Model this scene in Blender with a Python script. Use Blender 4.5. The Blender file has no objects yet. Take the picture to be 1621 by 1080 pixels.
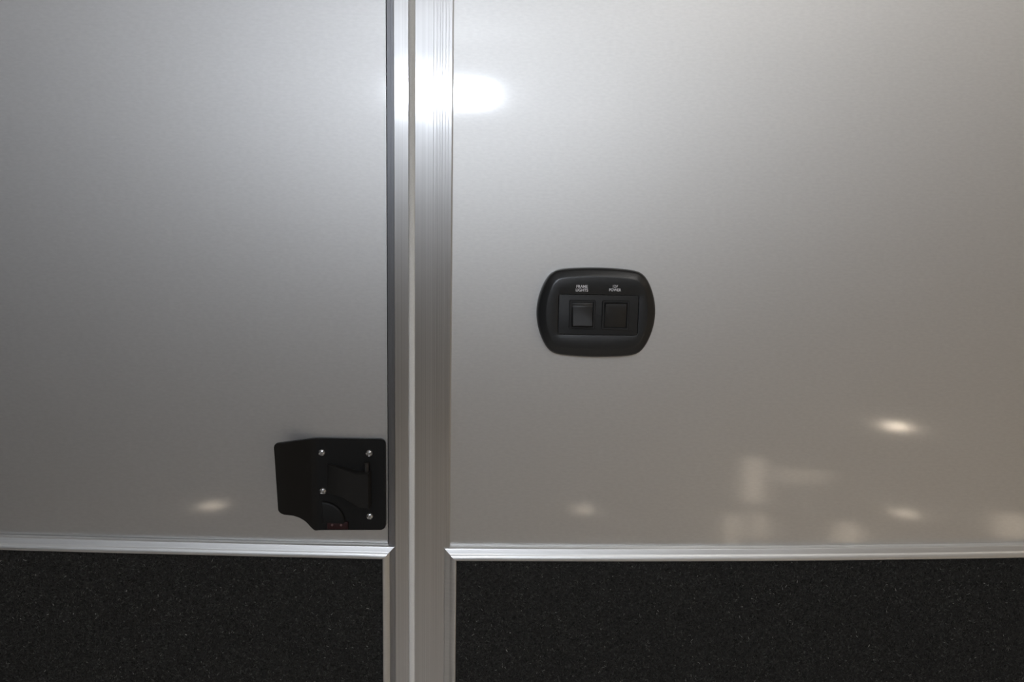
import bpy, math, random
import numpy as np
from math import radians, sin, cos, pi
from mathutils import Matrix, Vector

random.seed(4)
rng = np.random.default_rng(7)
scene = bpy.context.scene
col = scene.collection

# ------------------------------------------------------------------ camera
ZC = 1.30            # lens height above the floor; the wall face is the plane y = 0
DIST = 0.486         # lens to wall
YAW, PITCH, ROLL = radians(1.4), radians(-7.2), 0.0186
f = Vector((sin(YAW) * cos(PITCH), cos(YAW) * cos(PITCH), sin(PITCH)))
r0 = Vector((cos(YAW), -sin(YAW), 0.0))
u0 = r0.cross(f)
r = r0 * cos(ROLL) + u0 * sin(ROLL)
u = u0 * cos(ROLL) - r0 * sin(ROLL)
cd = bpy.data.cameras.new('camera')
cd.sensor_width = 36.0
cd.lens = 1080.0 / 1621.0 * 36.0
cd.clip_start = 0.01
cam = bpy.data.objects.new('camera', cd)
col.objects.link(cam)
cam.matrix_world = Matrix(((r.x, u.x, -f.x, 0.0), (r.y, u.y, -f.y, -DIST), (r.z, u.z, -f.z, ZC), (0, 0, 0, 1)))
scene.camera = cam

# ------------------------------------------------------------------ world, exposure
w = bpy.data.worlds.new('world')
scene.world = w
w.use_nodes = True
w.node_tree.nodes['Background'].inputs[0].default_value = (1.0, 0.78, 0.54, 1)
w.node_tree.nodes['Background'].inputs[1].default_value = 0.24
scene.view_settings.view_transform = 'Standard'
scene.view_settings.look = 'None'
scene.view_settings.exposure = 0.0
scene.view_settings.gamma = 1.0
scene.view_settings.use_curve_mapping = False

LED_BAR = 112.0       # radiance of the cool LED bar high on the opposite wall
FILL_DOME = 8.0           # warm ceiling domes added out of view as fill
FILL_LED_DOME = 20.0      # neutral fill dome added out of view, nearest the wall
COURTESY = 60.0      # small warm floor lights
GLOW_PANE = 4.5           # glowing panes added for the low patches mirrored in the wall
LED_COL = (0.84, 0.90, 1.0)
WARM_COL = (1.0, 0.84, 0.66)

# ------------------------------------------------------------------ materials
def new_mat(name):
    m = bpy.data.materials.new(name)
    m.use_nodes = True
    nt = m.node_tree
    nt.nodes.clear()
    out = nt.nodes.new('ShaderNodeOutputMaterial')
    return m, nt, out

def nd(nt, kind, **kw):
    n = nt.nodes.new(kind)
    for k, v in kw.items():
        if k in n.inputs.keys():
            n.inputs[k].default_value = v
        else:
            setattr(n, k, v)
    return n

def noise(nt, scale_vec, detail=2.0, rough=0.5):
    tc = nd(nt, 'ShaderNodeNewGeometry')
    mp = nd(nt, 'ShaderNodeMapping')
    mp.inputs['Scale'].default_value = scale_vec
    nt.links.new(tc.outputs['Position'], mp.inputs['Vector'])
    n = nd(nt, 'ShaderNodeTexNoise', Scale=1.0, Detail=detail, Roughness=rough)
    nt.links.new(mp.outputs[0], n.inputs['Vector'])
    return n.outputs['Fac']

def remap(nt, src, lo, hi, a=0.3, b=0.7):
    m = nd(nt, 'ShaderNodeMapRange')
    m.inputs['From Min'].default_value = a
    m.inputs['From Max'].default_value = b
    m.inputs['To Min'].default_value = lo
    m.inputs['To Max'].default_value = hi
    nt.links.new(src, m.inputs['Value'])
    return m.outputs[0]

def tangent(nt, t):
    n = nd(nt, 'ShaderNodeCombineXYZ')
    for i in range(3):
        n.inputs[i].default_value = t[i]
    return n.outputs[0]

def brushed(name, colour, rough, aniso, sharp=0.0, sharp_rough=0.12, sharp_aniso=-0.58,
            grain=(900, 900, 30), grain_amt=0.06, bump=0.0, smudge=0.0, tan=(1, 0, 0)):
    """Metal whose highlight spreads along tan; a second, clearer lobe for its lacquer or polish."""
    m, nt, out = new_mat(name)
    L = nt.links.new
    b = nd(nt, 'ShaderNodeBsdfPrincipled', Metallic=1.0, Roughness=rough, Anisotropic=aniso)
    t = tangent(nt, tan)
    L(t, b.inputs['Tangent'])
    g = noise(nt, grain, 3.0)
    v = remap(nt, g, 1.0 - grain_amt, 1.0 + grain_amt)
    mx = nd(nt, 'ShaderNodeVectorMath', operation='SCALE')
    mx.inputs[0].default_value = colour
    L(v, mx.inputs['Scale'])
    L(mx.outputs[0], b.inputs['Base Color'])
    if smudge:
        s = noise(nt, (22, 22, 14), 4.0, 0.6)
        L(remap(nt, s, rough - smudge, rough + smudge, 0.1, 0.9), b.inputs['Roughness'])
    bp = None
    if bump:
        bp = nd(nt, 'ShaderNodeBump', Strength=bump, Distance=0.0002)
        L(g, bp.inputs['Height'])
        L(bp.outputs[0], b.inputs['Normal'])
    last = b.outputs[0]
    if sharp:
        gl = nd(nt, 'ShaderNodeBsdfAnisotropic', Roughness=sharp_rough, Anisotropy=sharp_aniso)
        gl.inputs['Color'].default_value = (0.95, 0.95, 0.95, 1)
        L(t, gl.inputs['Tangent'])
        mix = nd(nt, 'ShaderNodeMixShader', Fac=sharp)
        L(last, mix.inputs[1]); L(gl.outputs[0], mix.inputs[2])
        last = mix.outputs[0]
    L(last, out.inputs['Surface'])
    return m

def plain(name, colour, rough, metallic=0.0, spec=0.5, grain=0.0, scale=1500, bump=0.0):
    m, nt, out = new_mat(name)
    L = nt.links.new
    b = nd(nt, 'ShaderNodeBsdfPrincipled', Metallic=metallic, Roughness=rough)
    b.inputs['Specular IOR Level'].default_value = spec
    g = noise(nt, (scale, scale, scale), 3.0)
    mx = nd(nt, 'ShaderNodeVectorMath', operation='SCALE')
    mx.inputs[0].default_value = colour
    L(remap(nt, g, 1 - grain, 1 + grain), mx.inputs['Scale'])
    L(mx.outputs[0], b.inputs['Base Color'])
    if bump:
        bp = nd(nt, 'ShaderNodeBump', Strength=bump, Distance=0.0003)
        L(g, bp.inputs['Height']); L(bp.outputs[0], b.inputs['Normal'])
    L(b.outputs[0], out.inputs['Surface'])
    return m

def glow(name, colour, strength):
    m, nt, out = new_mat(name)
    e = nd(nt, 'ShaderNodeEmission', Strength=strength)
    e.inputs['Color'].default_value = (*colour, 1)
    nt.links.new(e.outputs[0], out.inputs['Surface'])
    return m

M = {}
M['panel'] = brushed('silver_panel', (0.74, 0.735, 0.72), 0.49, 0.41, sharp=0.042, sharp_rough=0.08, sharp_aniso=-0.35,
                     grain=(260, 260, 700), grain_amt=0.03)
M['door'] = brushed('door_silver', (0.66, 0.655, 0.645), 0.48, 0.40, sharp=0.042, sharp_rough=0.08, sharp_aniso=-0.35,
                    grain=(260, 260, 700), grain_amt=0.03)
M['jamb'] = brushed('mill_aluminium', (0.66, 0.66, 0.66), 0.44, 0.82, sharp=0.10, sharp_rough=0.145, sharp_aniso=-0.5,
                    grain=(1700, 1700, 2.0), grain_amt=0.09, smudge=0.05)
M['edge'] = brushed('shaded_aluminium', (0.42, 0.43, 0.46), 0.42, 0.75, sharp=0.06, sharp_rough=0.145, sharp_aniso=-0.5,
                    grain=(1700, 1700, 2.0), grain_amt=0.1)  # colour darkened to carry the shade and dark reflection of the sloping edge
M['trim'] = brushed('trim_aluminium', (0.72, 0.72, 0.71), 0.43, 0.3, sharp=0.07, sharp_rough=0.14, sharp_aniso=-0.3,
                    grain=(12, 12, 1500), grain_amt=0.05)
M['seal'] = plain('pale_seal', (0.80, 0.79, 0.76), 0.75, spec=0.1, grain=0.04)
M['black'] = plain('black_plastic', (0.014, 0.015, 0.016), 0.30, spec=0.6, grain=0.15, scale=2500, bump=0.15)
M['insert'] = plain('black_insert', (0.014, 0.015, 0.016), 0.5, spec=0.4, grain=0.12, scale=2500)
M['black2'] = plain('black_rocker', (0.014, 0.013, 0.012), 0.42, spec=0.5, grain=0.1)
M['black3'] = plain('black_housing', (0.010, 0.010, 0.010), 0.5, spec=0.4)
M['coat'] = plain('black_powder_coat', (0.0055, 0.0055, 0.0055), 0.5, spec=0.25, grain=0.2, scale=1800, bump=0.1)
M['paddle'] = plain('black_moulded_paddle', (0.014, 0.013, 0.012), 0.6, spec=0.3, grain=0.1)
M['steel'] = plain('screw_steel', (0.6, 0.6, 0.6), 0.3, metallic=1.0)
M['print'] = plain('white_print', (0.80, 0.80, 0.82), 0.7, spec=0.2)
M['red'] = plain('red_marker', (0.022, 0.003, 0.0035), 0.5, spec=0.3)
M['pale'] = plain('pale_dot', (0.13, 0.07, 0.07), 0.5)
M['backing'] = plain('carpet_backing', (0.036, 0.0355, 0.034), 0.95, spec=0.0, grain=0.5, scale=600)
M['white'] = plain('white_ceiling', (0.72, 0.71, 0.69), 0.6, grain=0.02, scale=40)
M['floor'] = plain('grey_floor', (0.74, 0.69, 0.63), 0.55, grain=0.15, scale=90)
M['led'] = glow('led_lens', LED_COL, LED_BAR)
M['dome'] = glow('fill_dome_lens', WARM_COL, FILL_DOME)
M['dome_dim'] = glow('fill_dome_lens_dim', WARM_COL, FILL_DOME * 0.1)
M['led_dome'] = glow('fill_led_dome_lens', (1.0, 0.97, 0.93), FILL_LED_DOME)
for i, k in enumerate((1.0, 0.2, 0.3, 0.4)):
    M['courtesy%d' % i] = glow('courtesy_lens_%d' % i, WARM_COL, COURTESY * k)
M['pane'] = glow('reflected_glow', WARM_COL, GLOW_PANE)

def fibre_mat():
    m, nt, out = new_mat('carpet_fibre')
    a = nd(nt, 'ShaderNodeAttribute', attribute_name='fleck')
    cr = nd(nt, 'ShaderNodeValToRGB')
    e = cr.color_ramp.elements
    e[0].position, e[0].color = 0.0, (0.021, 0.021, 0.020, 1)
    e[1].position, e[1].color = 1.0, (0.24, 0.235, 0.22, 1)
    k = cr.color_ramp.elements.new(0.6); k.color = (0.040, 0.0395, 0.037, 1)
    k = cr.color_ramp.elements.new(0.93); k.color = (0.078, 0.077, 0.073, 1)
    b = nd(nt, 'ShaderNodeBsdfPrincipled', Roughness=0.8)
    b.inputs['Specular IOR Level'].default_value = 0.15
    nt.links.new(a.outputs['Fac'], cr.inputs[0])
    nt.links.new(cr.outputs[0], b.inputs['Base Color'])
    nt.links.new(b.outputs[0], out.inputs['Surface'])
    return m
M['fibre'] = fibre_mat()

# ------------------------------------------------------------------ mesh helpers
# Wall drawings are in millimetres: x along the wall, h out of the wall, z up from lens height.
ORIGIN = {}

def mm(x, h, z):
    return (x / 1000.0, -h / 1000.0, ZC + z / 1000.0)

def root_of(o):
    while o.parent:
        o = o.parent
    return o

def obj(name, verts, faces, mat, parent=None, smooth=False, fix=True):
    ox, oy, oz = ORIGIN.get(root_of(parent).name, (0, 0, 0)) if parent else (0, 0, 0)
    me = bpy.data.meshes.new(name)
    me.from_pydata([(x - ox, y - oy, z - oz) for x, y, z in verts], [], faces)
    if fix:
        import bmesh
        bm = bmesh.new(); bm.from_mesh(me)
        bmesh.ops.recalc_face_normals(bm, faces=bm.faces)
        bm.to_mesh(me); bm.free()
    if smooth:
        for p in me.polygons:
            p.use_smooth = True
        me.set_sharp_from_angle(angle=radians(smooth if smooth is not True else 40))
    me.materials.append(mat)
    o = bpy.data.objects.new(name, me)
    col.objects.link(o)
    if parent:
        o.parent = parent
    return o

def empty(name, loc):
    o = bpy.data.objects.new(name, None)
    o.empty_display_size = 0.02
    col.objects.link(o)
    o.location = loc
    ORIGIN[o.name] = tuple(loc)
    return o

def tag(o, label=None, cat=None, group=None, kind=None):
    for k, v in (('label', label), ('category', cat), ('group', group), ('kind', kind)):
        if v:
            o[k] = v
    return o

def struct(o):
    o['kind'] = 'structure'
    return o

def box(x0, x1, y0, y1, z0, z1):
    v = [(x, y, z) for x in (x0, x1) for y in (y0, y1) for z in (z0, z1)]
    return v, [(0, 1, 3, 2), (4, 6, 7, 5), (0, 4, 5, 1), (2, 3, 7, 6), (0, 2, 6, 4), (1, 5, 7, 3)]

def loft(rings, cap0=True, cap1=True):
    n = len(rings[0])
    v = [p for rg in rings for p in rg]
    fc = []
    for i in range(len(rings) - 1):
        for j in range(n):
            k = (j + 1) % n
            fc.append((i * n + j, i * n + k, (i + 1) * n + k, (i + 1) * n + j))
    if cap0:
        fc.append(tuple(range(n))[::-1])
    if cap1:
        fc.append(tuple((len(rings) - 1) * n + j for j in range(n)))
    return v, fc

def join(*parts):
    V, Fc = [], []
    for v, fc in parts:
        o = len(V)
        V += v
        Fc += [tuple(i + o for i in t) for t in fc]
    return V, Fc

def rrect(cx, cz, hw, hh, rad, n=6):
    pts = []
    for (sx, sz, a0) in ((1, 1, 0), (-1, 1, 90), (-1, -1, 180), (1, -1, 270)):
        for i in range(n + 1):
            a = radians(a0 + 90 * i / n)
            pts.append((cx + sx * (hw - rad) + rad * cos(a), cz + sz * (hh - rad) + rad * sin(a)))
    return pts

def slab(cx, cz, hw, hh, rad, h0, h1, bev=0.4):
    rings = []
    for d, h in ((0, h0), (0, h1 - bev), (bev * 0.3, h1 - bev * 0.3), (bev, h1)):
        rings.append([mm(x, h, z) for x, z in rrect(cx, cz, hw - d, hh - d, max(rad - d, 0.05))])
    return loft(rings)

def frame_ring(cx, cz, hw, hh, rad, wall, h0, h1):
    rings = []
    for d, h in ((0, h0), (0, h1 - .3), (.3, h1), (wall - .3, h1), (wall, h1 - .3), (wall, h0)):
        rings.append([mm(x, h, z) for x, z in rrect(cx, cz, hw - d, hh - d, max(rad - d * .8, 0.2))])
    return loft(rings, False, False)

# ------------------------------------------------------------------ the room (a cargo trailer interior)
XL, XR, YB, ZT = -2.1, 3.2, -2.35, 2.12
struct(obj('floor', *box(XL, XR, YB, 0.03, -0.04, 0.0), M['floor']))
struct(obj('ceiling', *box(XL, XR, YB, 0.03, ZT, ZT + 0.04), M['white']))
struct(obj('wall_left', *box(XL - 0.04, XL, YB - 0.04, 0.03, -0.04, ZT + 0.04), M['panel']))
struct(obj('wall_back', *box(XL, XR, YB - 0.04, YB, -0.04, ZT + 0.04), M['panel']))
struct(obj('wall_front', *box(-0.055, XR, 0.0, 0.03, 0.0, ZT), M['panel']))
struct(obj('wall_side', *box(XL, -0.90, 0.0, 0.03, 0.0, ZT), M['panel']))
door = struct(empty('door_1', (-0.078, 0.0, 0.0)))
obj('door_skin', *box(-0.898, -0.0775, 0.0005, 0.028, 0.02, ZT - 0.02), M['door'], door)

# ------------------------------------------------------------------ vertical jamb profile
def extrude_profile(pts, z0, z1):
    return loft([[mm(x, h, z) for x, h in pts] for z in (z0, z1)])

ZLO, ZHI = -1299.0, 819.0
jamb = struct(empty('trim_1', (-0.055, 0.0, ZC)))
obj('door_flange', *extrude_profile([(-61.4, 0.0), (-61.4, 3.6), (-61.8, 4.0), (-66.0, 4.0), (-71.1, 4.0), (-71.7, 3.8), (-71.8, 0.0)],
    ZLO, ZHI), M['jamb'], jamb)
edge = obj('door_edge', *extrude_profile([(-71.85, 0.0), (-71.85, 3.7), (-73.9, 3.15), (-74.1, 2.95), (-76.3, 2.35), (-76.7, 2.0), (-76.9, 0.0)],
    ZLO, ZHI), M['edge'], jamb)
edge['label'] = 'sloping edge strip of the post with its shade put into the colour'
obj('seal_strip', *extrude_profile([(-61.35, 0.0), (-61.35, 3.7), (-60.6, 4.3), (-59.3, 4.5), (-58.0, 4.3), (-57.35, 3.7), (-57.35, 0.0)],
     ZLO, ZHI), M['seal'], jamb)
prof = [(-57.3, 0.0), (-57.3, 3.7), (-57.0, 4.0), (-45.0, 4.0)]
for gx in (-44.6, -42.4, -40.2, -38.6, -36.4, -34.4):
    prof += [(gx - 0.25, 4.0), (gx, 3.95), (gx + 0.25, 4.0)]
prof += [(-32.2, 4.0), (-31.7, 3.6), (-31.5, 0.0)]
obj('wall_flange', *extrude_profile(prof, ZLO, ZHI), M['jamb'], jamb)

# ------------------------------------------------------------------ carpet with its mitred aluminium edging
def z_right(x):
    return -224.7 + 3.3e-5 * (x + 26.6) ** 2 if x > -26.6 else -224.7

def z_left(x):
    d = -81.4 - x
    return -223.8 + 0.0135 * d + 1.4e-5 * d * d if d > 0 else -223.8

# (offset outwards from the carpet edge, height off the wall): rounded bead, then a sloping flange
PROFILE = [(0.0, 0.0), (0.0, 6.6), (0.3, 7.1), (0.8, 7.3), (2.2, 7.1), (3.4, 6.7), (4.2, 6.3), (4.7, 5.95), (5.0, 5.8),
           (5.3, 5.7), (8.4, 4.75), (8.8, 4.6), (9.0, 4.3), (9.0, 0.0)]
SIDE = [(a, max(h, 4.3) if a > 5 else h) for a, h in PROFILE[:-1]] + [(9.0, 4.05), (5.3, 4.05), (5.3, 0.0)]
BEAD = PROFILE[:9] + [(5.05, 0.0)]

def top_piece(xc, sgn, xend, zf, n=24):
    rings = []
    for i in range(n + 1):
        t = i / n
        ring = []
        for s, h in PROFILE:
            x0 = xc - sgn * s
            x = x0 + (xend - x0) * t
            ring.append(mm(x, h, zf(x) + s))
        rings.append(ring)
    return loft(rings)

def side_piece(xc, sgn, zc, pts, zbot=-1299.0, gap=0.12):
    rings = []
    for end in (0, 1):
        rings.append([mm(xc - sgn * s, h, (zc + s - gap) if end == 0 else zbot) for s, h in pts])
    return loft(rings)

t2 = struct(empty('trim_2', (-0.0266, 0.0, ZC - 0.2258)))
obj('top_edging', *top_piece(-26.6, 1, 1500.0, lambda x: z_right(min(x, 520.0)), 60), M['trim'], t2, smooth=50)
obj('side_edging', *side_piece(-26.2, 1, -224.7, SIDE), M['trim'], t2, smooth=50)
t3 = struct(empty('trim_3', (-0.0814, 0.0, ZC - 0.2249)))
obj('top_edging', *top_piece(-80.6, -1, -880.0, lambda x: z_left(max(x, -480.0)), 40), M['trim'], t3, smooth=50)
obj('side_edging', *side_piece(-80.6, -1, -223.8, BEAD), M['trim'], t3, smooth=50)

def carpet(label, x0, x1, fx0, fx1, zf, count):
    xs = np.linspace(x0, x1, 40)
    root = empty('carpet_panel', mm((x0 + x1) / 2, 0, -1290))
    tag(root, label, 'carpet')
    rings = []
    for x in xs:
        zt = zf(x) - 0.1
        rings.append([mm(x, h, z) for h, z in ((0.3, -1290), (2.6, -1290), (2.6, zt), (0.3, zt))])
    obj('backing', *loft(rings), M['backing'], root)
    # needled pile: short fibres lying every way
    n = count
    fx = rng.uniform(fx0 + 0.6, fx1, n)
    zt = np.array([zf(x) for x in np.linspace(fx0, fx1, 400)])
    top = np.interp(fx, np.linspace(fx0, fx1, 400), zt)
    fz = top - 1.2 - rng.uniform(0, 1, n) * 250.0
    ln = rng.uniform(0.7, 2.2, n) * 0.5
    a = rng.uniform(0, 2 * pi, n)
    tilt = rng.normal(0, 0.35, n)
    wd = rng.uniform(0.10, 0.24, n)
    dx, dz, dh = np.cos(a) * np.cos(tilt) * ln, np.sin(a) * np.cos(tilt) * ln, np.sin(tilt) * ln
    sx, sz = -np.sin(a) * wd, np.cos(a) * wd
    h = rng.uniform(2.7, 3.9, n)
    lift = rng.normal(0, 0.6, n) * wd
    P = np.empty((n, 4, 3))
    for k, (e, s) in enumerate(((-1, -1), (1, -1), (1, 1), (-1, 1))):
        P[:, k, 0] = fx + e * dx + s * sx
        P[:, k, 1] = -np.maximum(h + e * dh + s * lift, 2.45)
        P[:, k, 2] = np.minimum(fz + e * dz + s * sz, top - 0.15)
    P[:, :, 0] = np.clip(P[:, :, 0], min(fx0, fx1) + 0.1, max(fx0, fx1))
    P /= 1000.0
    P[:, :, 2] += ZC
    P -= np.array(ORIGIN[root.name])
    me = bpy.data.meshes.new('pile')
    me.vertices.add(n * 4); me.vertices.foreach_set('co', P.reshape(-1))
    me.loops.add(n * 4); me.loops.foreach_set('vertex_index', np.arange(n * 4, dtype=np.int32))
    me.polygons.add(n); me.polygons.foreach_set('loop_start', np.arange(0, n * 4, 4, dtype=np.int32))
    me.update(calc_edges=True)
    # tufts lighten and darken together in patches of a few millimetres
    gx = rng.random((160, 500))
    patch = gx[(np.clip((top - fz) / 1.6, 0, 158)).astype(int), (np.clip((fx - fx0) / 1.6, 0, 498)).astype(int)]
    fl = np.clip(0.55 * rng.random(n) + 0.45 * patch, 0, 1)
    fl = np.where(rng.random(n) < 0.004, 1.0, fl)
    at = me.attributes.new('fleck', 'FLOAT', 'FACE')
    at.data.foreach_set('value', fl.astype(np.float32))
    me.materials.append(M['fibre'])
    o = bpy.data.objects.new('pile', me)
    col.objects.link(o)
    o.parent = root
    o['kind'] = 'stuff'
    return root

carpet('black flecked carpet covering the wall below the switch panel, right of the aluminium post',
       -26.2, 1500.0, -26.2, 760.0, lambda x: z_right(min(x, 520.0)), 370000)
carpet('black flecked carpet covering the door below the latch, left of the aluminium post',
       -880.0, -81.0, -760.0, -81.0, lambda x: z_left(max(x, -480.0)), 330000)

# ------------------------------------------------------------------ switch panel
CX, CZ = 71.2, -39.6
sw = empty('switch_panel', mm(CX, 0, CZ))
tag(sw, 'black plastic switch plate with two rocker switches on the silver wall', 'switch')

def outline(d, n=96):
    pts = []
    for i in range(n):
        a = 2 * pi * i / n
        lo, hi = 5.0, 70.0
        for _ in range(40):
            q = (lo + hi) / 2
            x, z = q * cos(a), q * sin(a)
            A = max(42.3 - d - 3.2 * (z / 16.8) ** 2, 1.0)
            Bz = 32.0 - d - 2.3 * (x / 33.0) ** 2
            if (abs(x) / A) ** 13 + (abs(z) / max(Bz, 1.0)) ** 13 < 1:
                lo = q
            else:
                hi = q
        pts.append((CX + lo * cos(a), CZ + lo * sin(a)))
    return pts

def rect_rays(cx, cz, hw, hh, n=96):
    pts = []
    for i in range(n):
        a = 2 * pi * i / n
        k = 1.0 / ((abs(cos(a)) / hw) ** 30 + (abs(sin(a)) / hh) ** 30) ** (1 / 30)
        pts.append((cx + k * cos(a), cz + k * sin(a)))
    return pts

IX, IZ, IW, IH = 72.0, -40.9, 28.2, 14.2
rings = []
for d, h in ((0, 0), (0, 3.0), (0.25, 4.8), (0.8, 6.4), (1.6, 7.4), (2.2, 7.75), (5.6, 8.95), (6.2, 9.2), (7.0, 9.3)):
    rings.append([mm(x, h, z) for x, z in outline(d)])
for hw, hh, h in ((IW + .5, IH + .5, 9.4), (IW + .2, IH + .2, 9.3), (IW, IH, 8.9)):
    rings.append([mm(x, h, z) for x, z in rect_rays(IX, IZ, hw, hh)])
obj('bezel', *loft(rings, True, False), M['black'], sw, smooth=35)
obj('insert_plate', *slab(IX, IZ, IW - 0.15, IH - 0.15, 0.8, 7.6, 9.35, 0.3), M['insert'], sw, smooth=30)

def rocker(cx, cz, hw, hh, prof, name='rocker_housing'):
    fr = obj(name, *frame_ring(cx, cz, hw, hh, 1.0, 1.7, 9.1, 10.3), M['black3'], sw, smooth=30)
    # rocker: profile in (z, h) swept across x with softened ends
    rg = []
    zs = [(cz + a * (hh - 2.0), h) for a, h in prof]
    base = [(zs[-1][0], 9.15), (zs[0][0], 9.15)]
    loop = zs + base
    mz = sum(p[0] for p in loop) / len(loop)
    for x, k in ((-hw + 2.0, 0.94), (-hw + 2.5, 1.0), (hw - 2.5, 1.0), (hw - 2.0, 0.94)):
        rg.append([mm(cx + x, 9.15 + (h - 9.15) * (k if k == 1 else 0.8), mz + (z - mz) * k) for z, h in loop])
    obj('rocker', *loft(rg), M['black2'], fr, smooth=30)
    return fr

# first rocker pressed in at the top, its lower face turned up to the light
rocker(60.6, -40.7, 9.2, 10.2, [(1.0, 9.7), (0.86, 10.1), (0.78, 9.9), (0.68, 10.2), (0.6, 10.1), (-0.84, 14.2), (-0.95, 14.1), (-1.0, 13.0)])
rocker(84.0, -40.8, 9.6, 10.4, [(1.0, 10.6), (0.92, 11.3), (0.84, 11.4), (0.0, 10.3), (-0.9, 9.9), (-1.0, 9.6)])

def lettering(text, cx, cz, size, width):
    cu = bpy.data.curves.new('lettering', 'FONT')
    cu.body = text
    cu.align_x = 'CENTER'; cu.align_y = 'CENTER'
    cu.size = 1.0; cu.extrude = 0.01; cu.space_line = 0.92; cu.offset = 0.02
    tmp = bpy.data.objects.new('lettering', cu)
    col.objects.link(tmp)
    bpy.context.view_layer.update()
    me = bpy.data.meshes.new_from_object(tmp.evaluated_get(bpy.context.evaluated_depsgraph_get()))
    bpy.data.objects.remove(tmp)
    xs = [v.co.x for v in me.vertices]
    ys = [v.co.y for v in me.vertices]
    kx = width / (max(xs) - min(xs)); ky = size / (max(ys) - min(ys))
    mx_, my_ = (max(xs) + min(xs)) / 2, (max(ys) + min(ys)) / 2
    ox, oy, oz = ORIGIN[sw.name]
    for v in me.vertices:
        x, y, z = mm(cx + (v.co.x - mx_) * kx, 9.45 + v.co.z * 4, cz + (v.co.y - my_) * ky)
        v.co = (x - ox, y - oy, z - oz)
    me.materials.clear(); me.materials.append(M['print'])
    o = bpy.data.objects.new('lettering', me)
    col.objects.link(o)
    o.parent = sw
lettering('FRAME\nLIGHTS', 59.9, -22.3, 4.5, 8.6)
lettering('12V\nPOWER', 83.2, -21.8, 4.5, 8.4)

# ------------------------------------------------------------------ door latch
latch = empty('door_latch', mm(-105, 0, -169))
tag(latch, 'black metal latch plate with four screws and a bent pull flap on the door', 'latch')

def interp(x, tab):
    return float(np.interp(x, [a for a, _ in tab], [b for _, b in tab]))
H_TAB = [(-154.5, 18.6), (-149, 15.6), (-141, 10.4), (-136, 7.2), (-132, 4.6), (-128, 3.2), (-124, 3.0), (-70, 3.0)]
ZB_TAB = [(-154.5, -184.2), (-152.2, -185.6), (-150.5, -186.8), (-148, -187.6), (-144.5, -189.0), (-141, -191.2), (-138, -193.9),
          (-135.8, -196.6), (-133.6, -200.2), (-131.4, -203.0), (-130.0, -203.7), (-70, -203.0)]
XR_, XL_ = -78.7, -153.9
def z_top(x):
    z = -134.2
    for c, rr, s in ((XR_, 4.2, 1), (XL_, 2.2, -1)):
        d = (x - (c - s * rr)) * s
        if d > 0:
            z -= rr - math.sqrt(max(rr * rr - d * d, 0))
    return z
def z_bot(x):
    z = interp(x, ZB_TAB)
    d = x - (XR_ - 4.2)
    if d > 0:
        z += 4.2 - math.sqrt(max(4.2 ** 2 - d * d, 0))
    d = (XL_ + 2.0) - x
    if d > 0:
        z += 2.0 - math.sqrt(max(4.0 - d * d, 0))
    return z
xs = [XL_, XL_ + .1, XL_ + .35, XL_ + .8, XL_ + 1.4, XL_ + 2.2]
xs += list(np.linspace(-150.5, -128, 20)) + [-126, -124, -118, -100, -90]
xs += [XR_ - 4.2 * (1 - sin(radians(a))) for a in range(0, 91, 10)]
n = len(xs)
def skew(x, z):      # the free edge of the flap leans in a little towards its foot
    k = max(0.0, (-128 - x) / 26.0)
    return x + k * 2.0 * (-134 - z) / 50.0
V, Fc = [], []
rows = 6
for x in xs:
    h = interp(x, H_TAB)
    zt, zb = z_top(x), z_bot(x)
    if zt - zb < 1.8:
        zt += 0.9; zb -= 0.9
    b = 0.6
    h0 = max(h - 3.0, 0.0)
    for (z, hh) in ((zt, h0), (zt, h - b), (zt - b, h), (zb + b, h), (zb, h - b), (zb, h0)):
        V.append(mm(skew(x, z), hh, z))
for i in range(n - 1):
    for j in range(rows):
        k = (j + 1) % rows
        Fc.append((i * rows + j, i * rows + k, (i + 1) * rows + k, (i + 1) * rows + j))
Fc.append(tuple(range(rows))); Fc.append(tuple((n - 1) * rows + j for j in range(rows)))
obj('cover_plate', V, Fc, M['coat'], latch, smooth=35)

# paddle: a wedge that rises off the plate towards its hinge pin
def quad_ring(pts, hs):
    return [mm(x, h, z) for (x, z), h in zip(pts, hs)]
top4 = [(-120.0, -153.3), (-106.0, -156.6), (-98.5, -158.2), (-89.6, -157.6), (-89.6, -183.0), (-98.0, -182.2), (-108.0, -177.2), (-120.2, -174.6)]
hs4 = [3.9, 8.3, 11.5, 12.6, 12.6, 11.5, 8.0, 3.9]
cx_, cz_ = -103.0, -167.0
def shrink(pts, k, dz=0.0):
    return [(cx_ + (x - cx_) * k, cz_ + (z - cz_) * k + dz) for x, z in pts]
pad = loft([quad_ring(shrink(top4, 1.05, 0.0), [2.9] * 8),
            quad_ring(shrink(top4, 1.02), [h - 0.7 for h in hs4]),
            quad_ring(shrink(top4, 0.985), hs4)])
pd = obj('paddle', *pad, M['paddle'], latch, smooth=35)

def turned(cx, cz, prof, seg=24):
    return loft([[mm(cx + rr * cos(2 * pi * i / seg), h, cz + rr * sin(2 * pi * i / seg)) for i in range(seg)] for rr, h in prof])

def zcyl(cx, ch, z0, z1, rr, seg=16):
    rings = []
    for z, k in ((z0, .8), (z0 + .3, 1), (z1 - .3, 1), (z1, .75)):
        rings.append([mm(cx + k * rr * cos(2 * pi * i / seg), ch + k * rr * sin(2 * pi * i / seg), z) for i in range(seg)])
    return loft(rings)
obj('hinge_pin', *zcyl(-91.8, 6.2, -158.5, -150.6, 1.9), M['black2'], latch, smooth=40)

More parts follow.
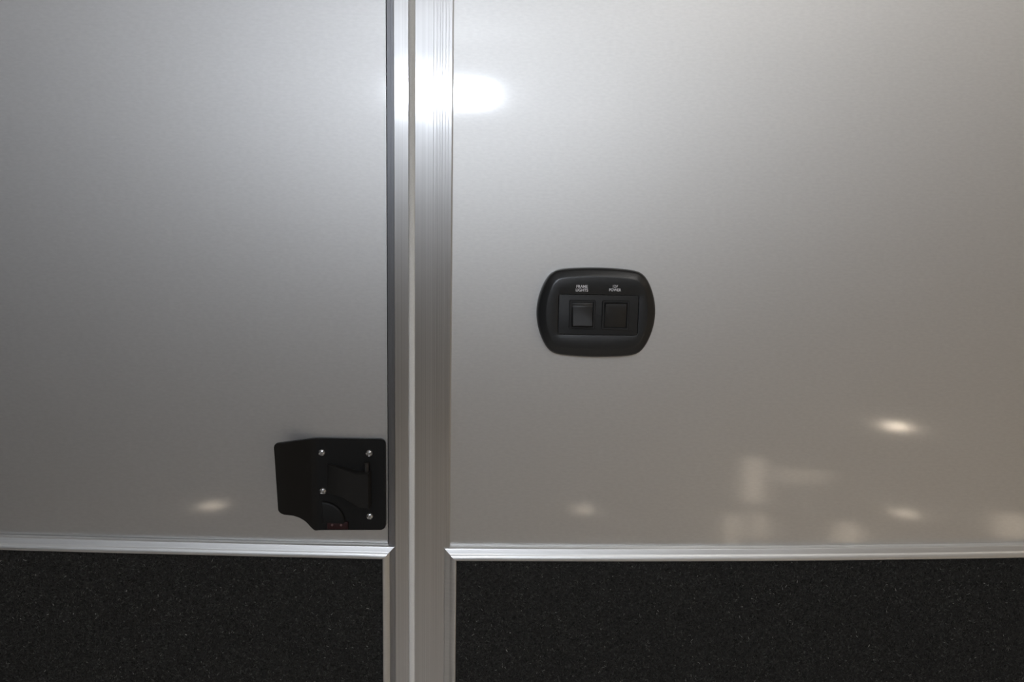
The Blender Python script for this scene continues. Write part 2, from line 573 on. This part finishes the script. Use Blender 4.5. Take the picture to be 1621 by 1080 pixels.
# thumb rest: a low quarter-round lobe at the foot of the plate
lobe = []
for d, h in ((0, 2.9), (0.2, 3.9), (0.9, 4.6), (2.0, 4.9)):
    ring = []
    for i in range(13):
        a = radians(90 - 90 * i / 12)
        ring.append((-124.5 + (17.5 - d) * cos(a) * 0.95, -197.5 + (16.5 - d) * sin(a)))
    ring.append((-124.5 + d * .5, -197.5 + d * .5))
    lobe.append([mm(x, h, z) for x, z in ring])
obj('thumb_rest', *loft(lobe), M['coat'], latch, smooth=40)

lock = obj('lock_slider', *slab(-113.6, -199.4, 7.6, 2.9, 0.6, 2.9, 4.4, 0.4), M['red'], latch, smooth=35)
lock['label'] = 'dark red lock marker with two pale dots'
for x in (-117.5, -111.0):
    obj('dot', *turned(x, -198.8, [(0.9, 4.3), (0.9, 4.6), (0.6, 4.75)], 12), M['pale'], lock)

# screws: rounded heads with a cross recess
def screw_mesh(cx, cz, h, rot):
    seg = 32
    rings = []
    for rr, hh in ((2.5, 0), (2.55, 0.5), (2.3, 1.0), (1.75, 1.4), (1.0, 1.6), (0.45, 1.65)):
        ring = []
        for i in range(seg):
            a = 2 * pi * i / seg
            c4 = max(abs(cos(a)), abs(sin(a)))
            slot = 1.0 if (c4 > 0.965 and rr < 2.0) or rr < 0.5 else 0.0
            ring.append(mm(cx + rr * cos(a + rot), h + hh - 0.75 * slot, cz + rr * sin(a + rot)))
        rings.append(ring)
    return loft(rings)
for (x, z), rot in zip(((-124.4, -144.5), (-90.3, -144.6), (-124.0, -173.4), (-90.2, -192.2)), (0.5, 0.1, 0.9, 0.75)):
    obj('screw', *screw_mesh(x, z, 2.95, rot), M['steel'], latch, smooth=50)

# ------------------------------------------------------------------ what the silver wall mirrors: lamps and added glow panes opposite
lamp = empty('led_light_bar', (-0.23, YB, 1.925))
tag(lamp, 'long cool white led light bar high on the opposite wall', 'light')
obj('housing', *box(-0.40, -0.02, YB + 0.001, YB + 0.03, 1.85, 2.0), M['black'], lamp)
obj('lens', *box(-0.375, -0.045, YB + 0.03, YB + 0.045, 1.885, 1.968), M['led'], lamp)

for x, y, lens, tone, where in ((1.7, -1.2, 'dome', 'warm', 'towards the open end'), (-1.35, -1.0, 'dome_dim', 'warm', 'towards the closed end'),
                                (0.55, -1.15, 'led_dome', 'neutral white', 'above the switch panel')):
    d = empty('fill_ceiling_light', (x, y, ZT))  # unseen ceiling lamps added to raise the overall light
    tag(d, 'round ' + tone + ' fill light added on the ceiling out of view, ' + where, 'light', 'added ceiling fill lights')
    def disc(rr, z):
        return [(x + rr * cos(2 * pi * i / 32), y + rr * sin(2 * pi * i / 32), z) for i in range(32)]
    obj('rim', *loft([disc(0.15, ZT - 0.001), disc(0.15, ZT - 0.015), disc(0.13, ZT - 0.02)]), M['white'], d)
    obj('lens', *loft([disc(0.125, ZT - 0.02), disc(0.115, ZT - 0.04), disc(0.08, ZT - 0.052)]), M[lens], d)

for i, (x, z, hw, where) in enumerate(((1.726, 0.60, 0.034, 'beside the low glow panes'), (0.39, 0.215, 0.028, 'below the light bar'),
                        (-1.196, 0.216, 0.035, 'towards the closed end'), (1.80, 0.211, 0.03, 'under the low glow panes'))):
    d = empty('courtesy_light', (x, YB, z))
    tag(d, 'small warm courtesy light low on the opposite wall ' + where, 'light', 'courtesy lights')
    obj('housing', *box(x - hw - .012, x + hw + .012, YB + .001, YB + .012, z - .022, z + .022), M['black'], d)
    obj('lens', *box(x - hw, x + hw, YB + .012, YB + .018, z - .011, z + .011), M['courtesy%d' % i], d)

glow_set = struct(empty('glow_panes_1', (1.6, YB, 0.0)))  # glowing panes added as stand-ins for bright things mirrored in the wall
for x0, x1, z0, z1 in ((1.09, 1.165, 0.25, 0.45), (1.14, 1.19, 0.09, 0.20), (1.02, 1.07, 0.06, 0.2), (1.24, 1.44, 0.375, 0.39), (1.24, 1.44, 0.345, 0.355),
                       (1.51, 1.61, 0.06, 0.16), (2.22, 2.36, 0.10, 0.21)):
    fr = obj('glow_pane_frame', *box(x0 - .012, x1 + .012, YB + .001, YB + .006, z0 - .012, z1 + .012), M['trim'], glow_set)
    obj('pane', *box(x0, x1, YB + .006, YB + .009, z0, z1), M['pane'], fr)
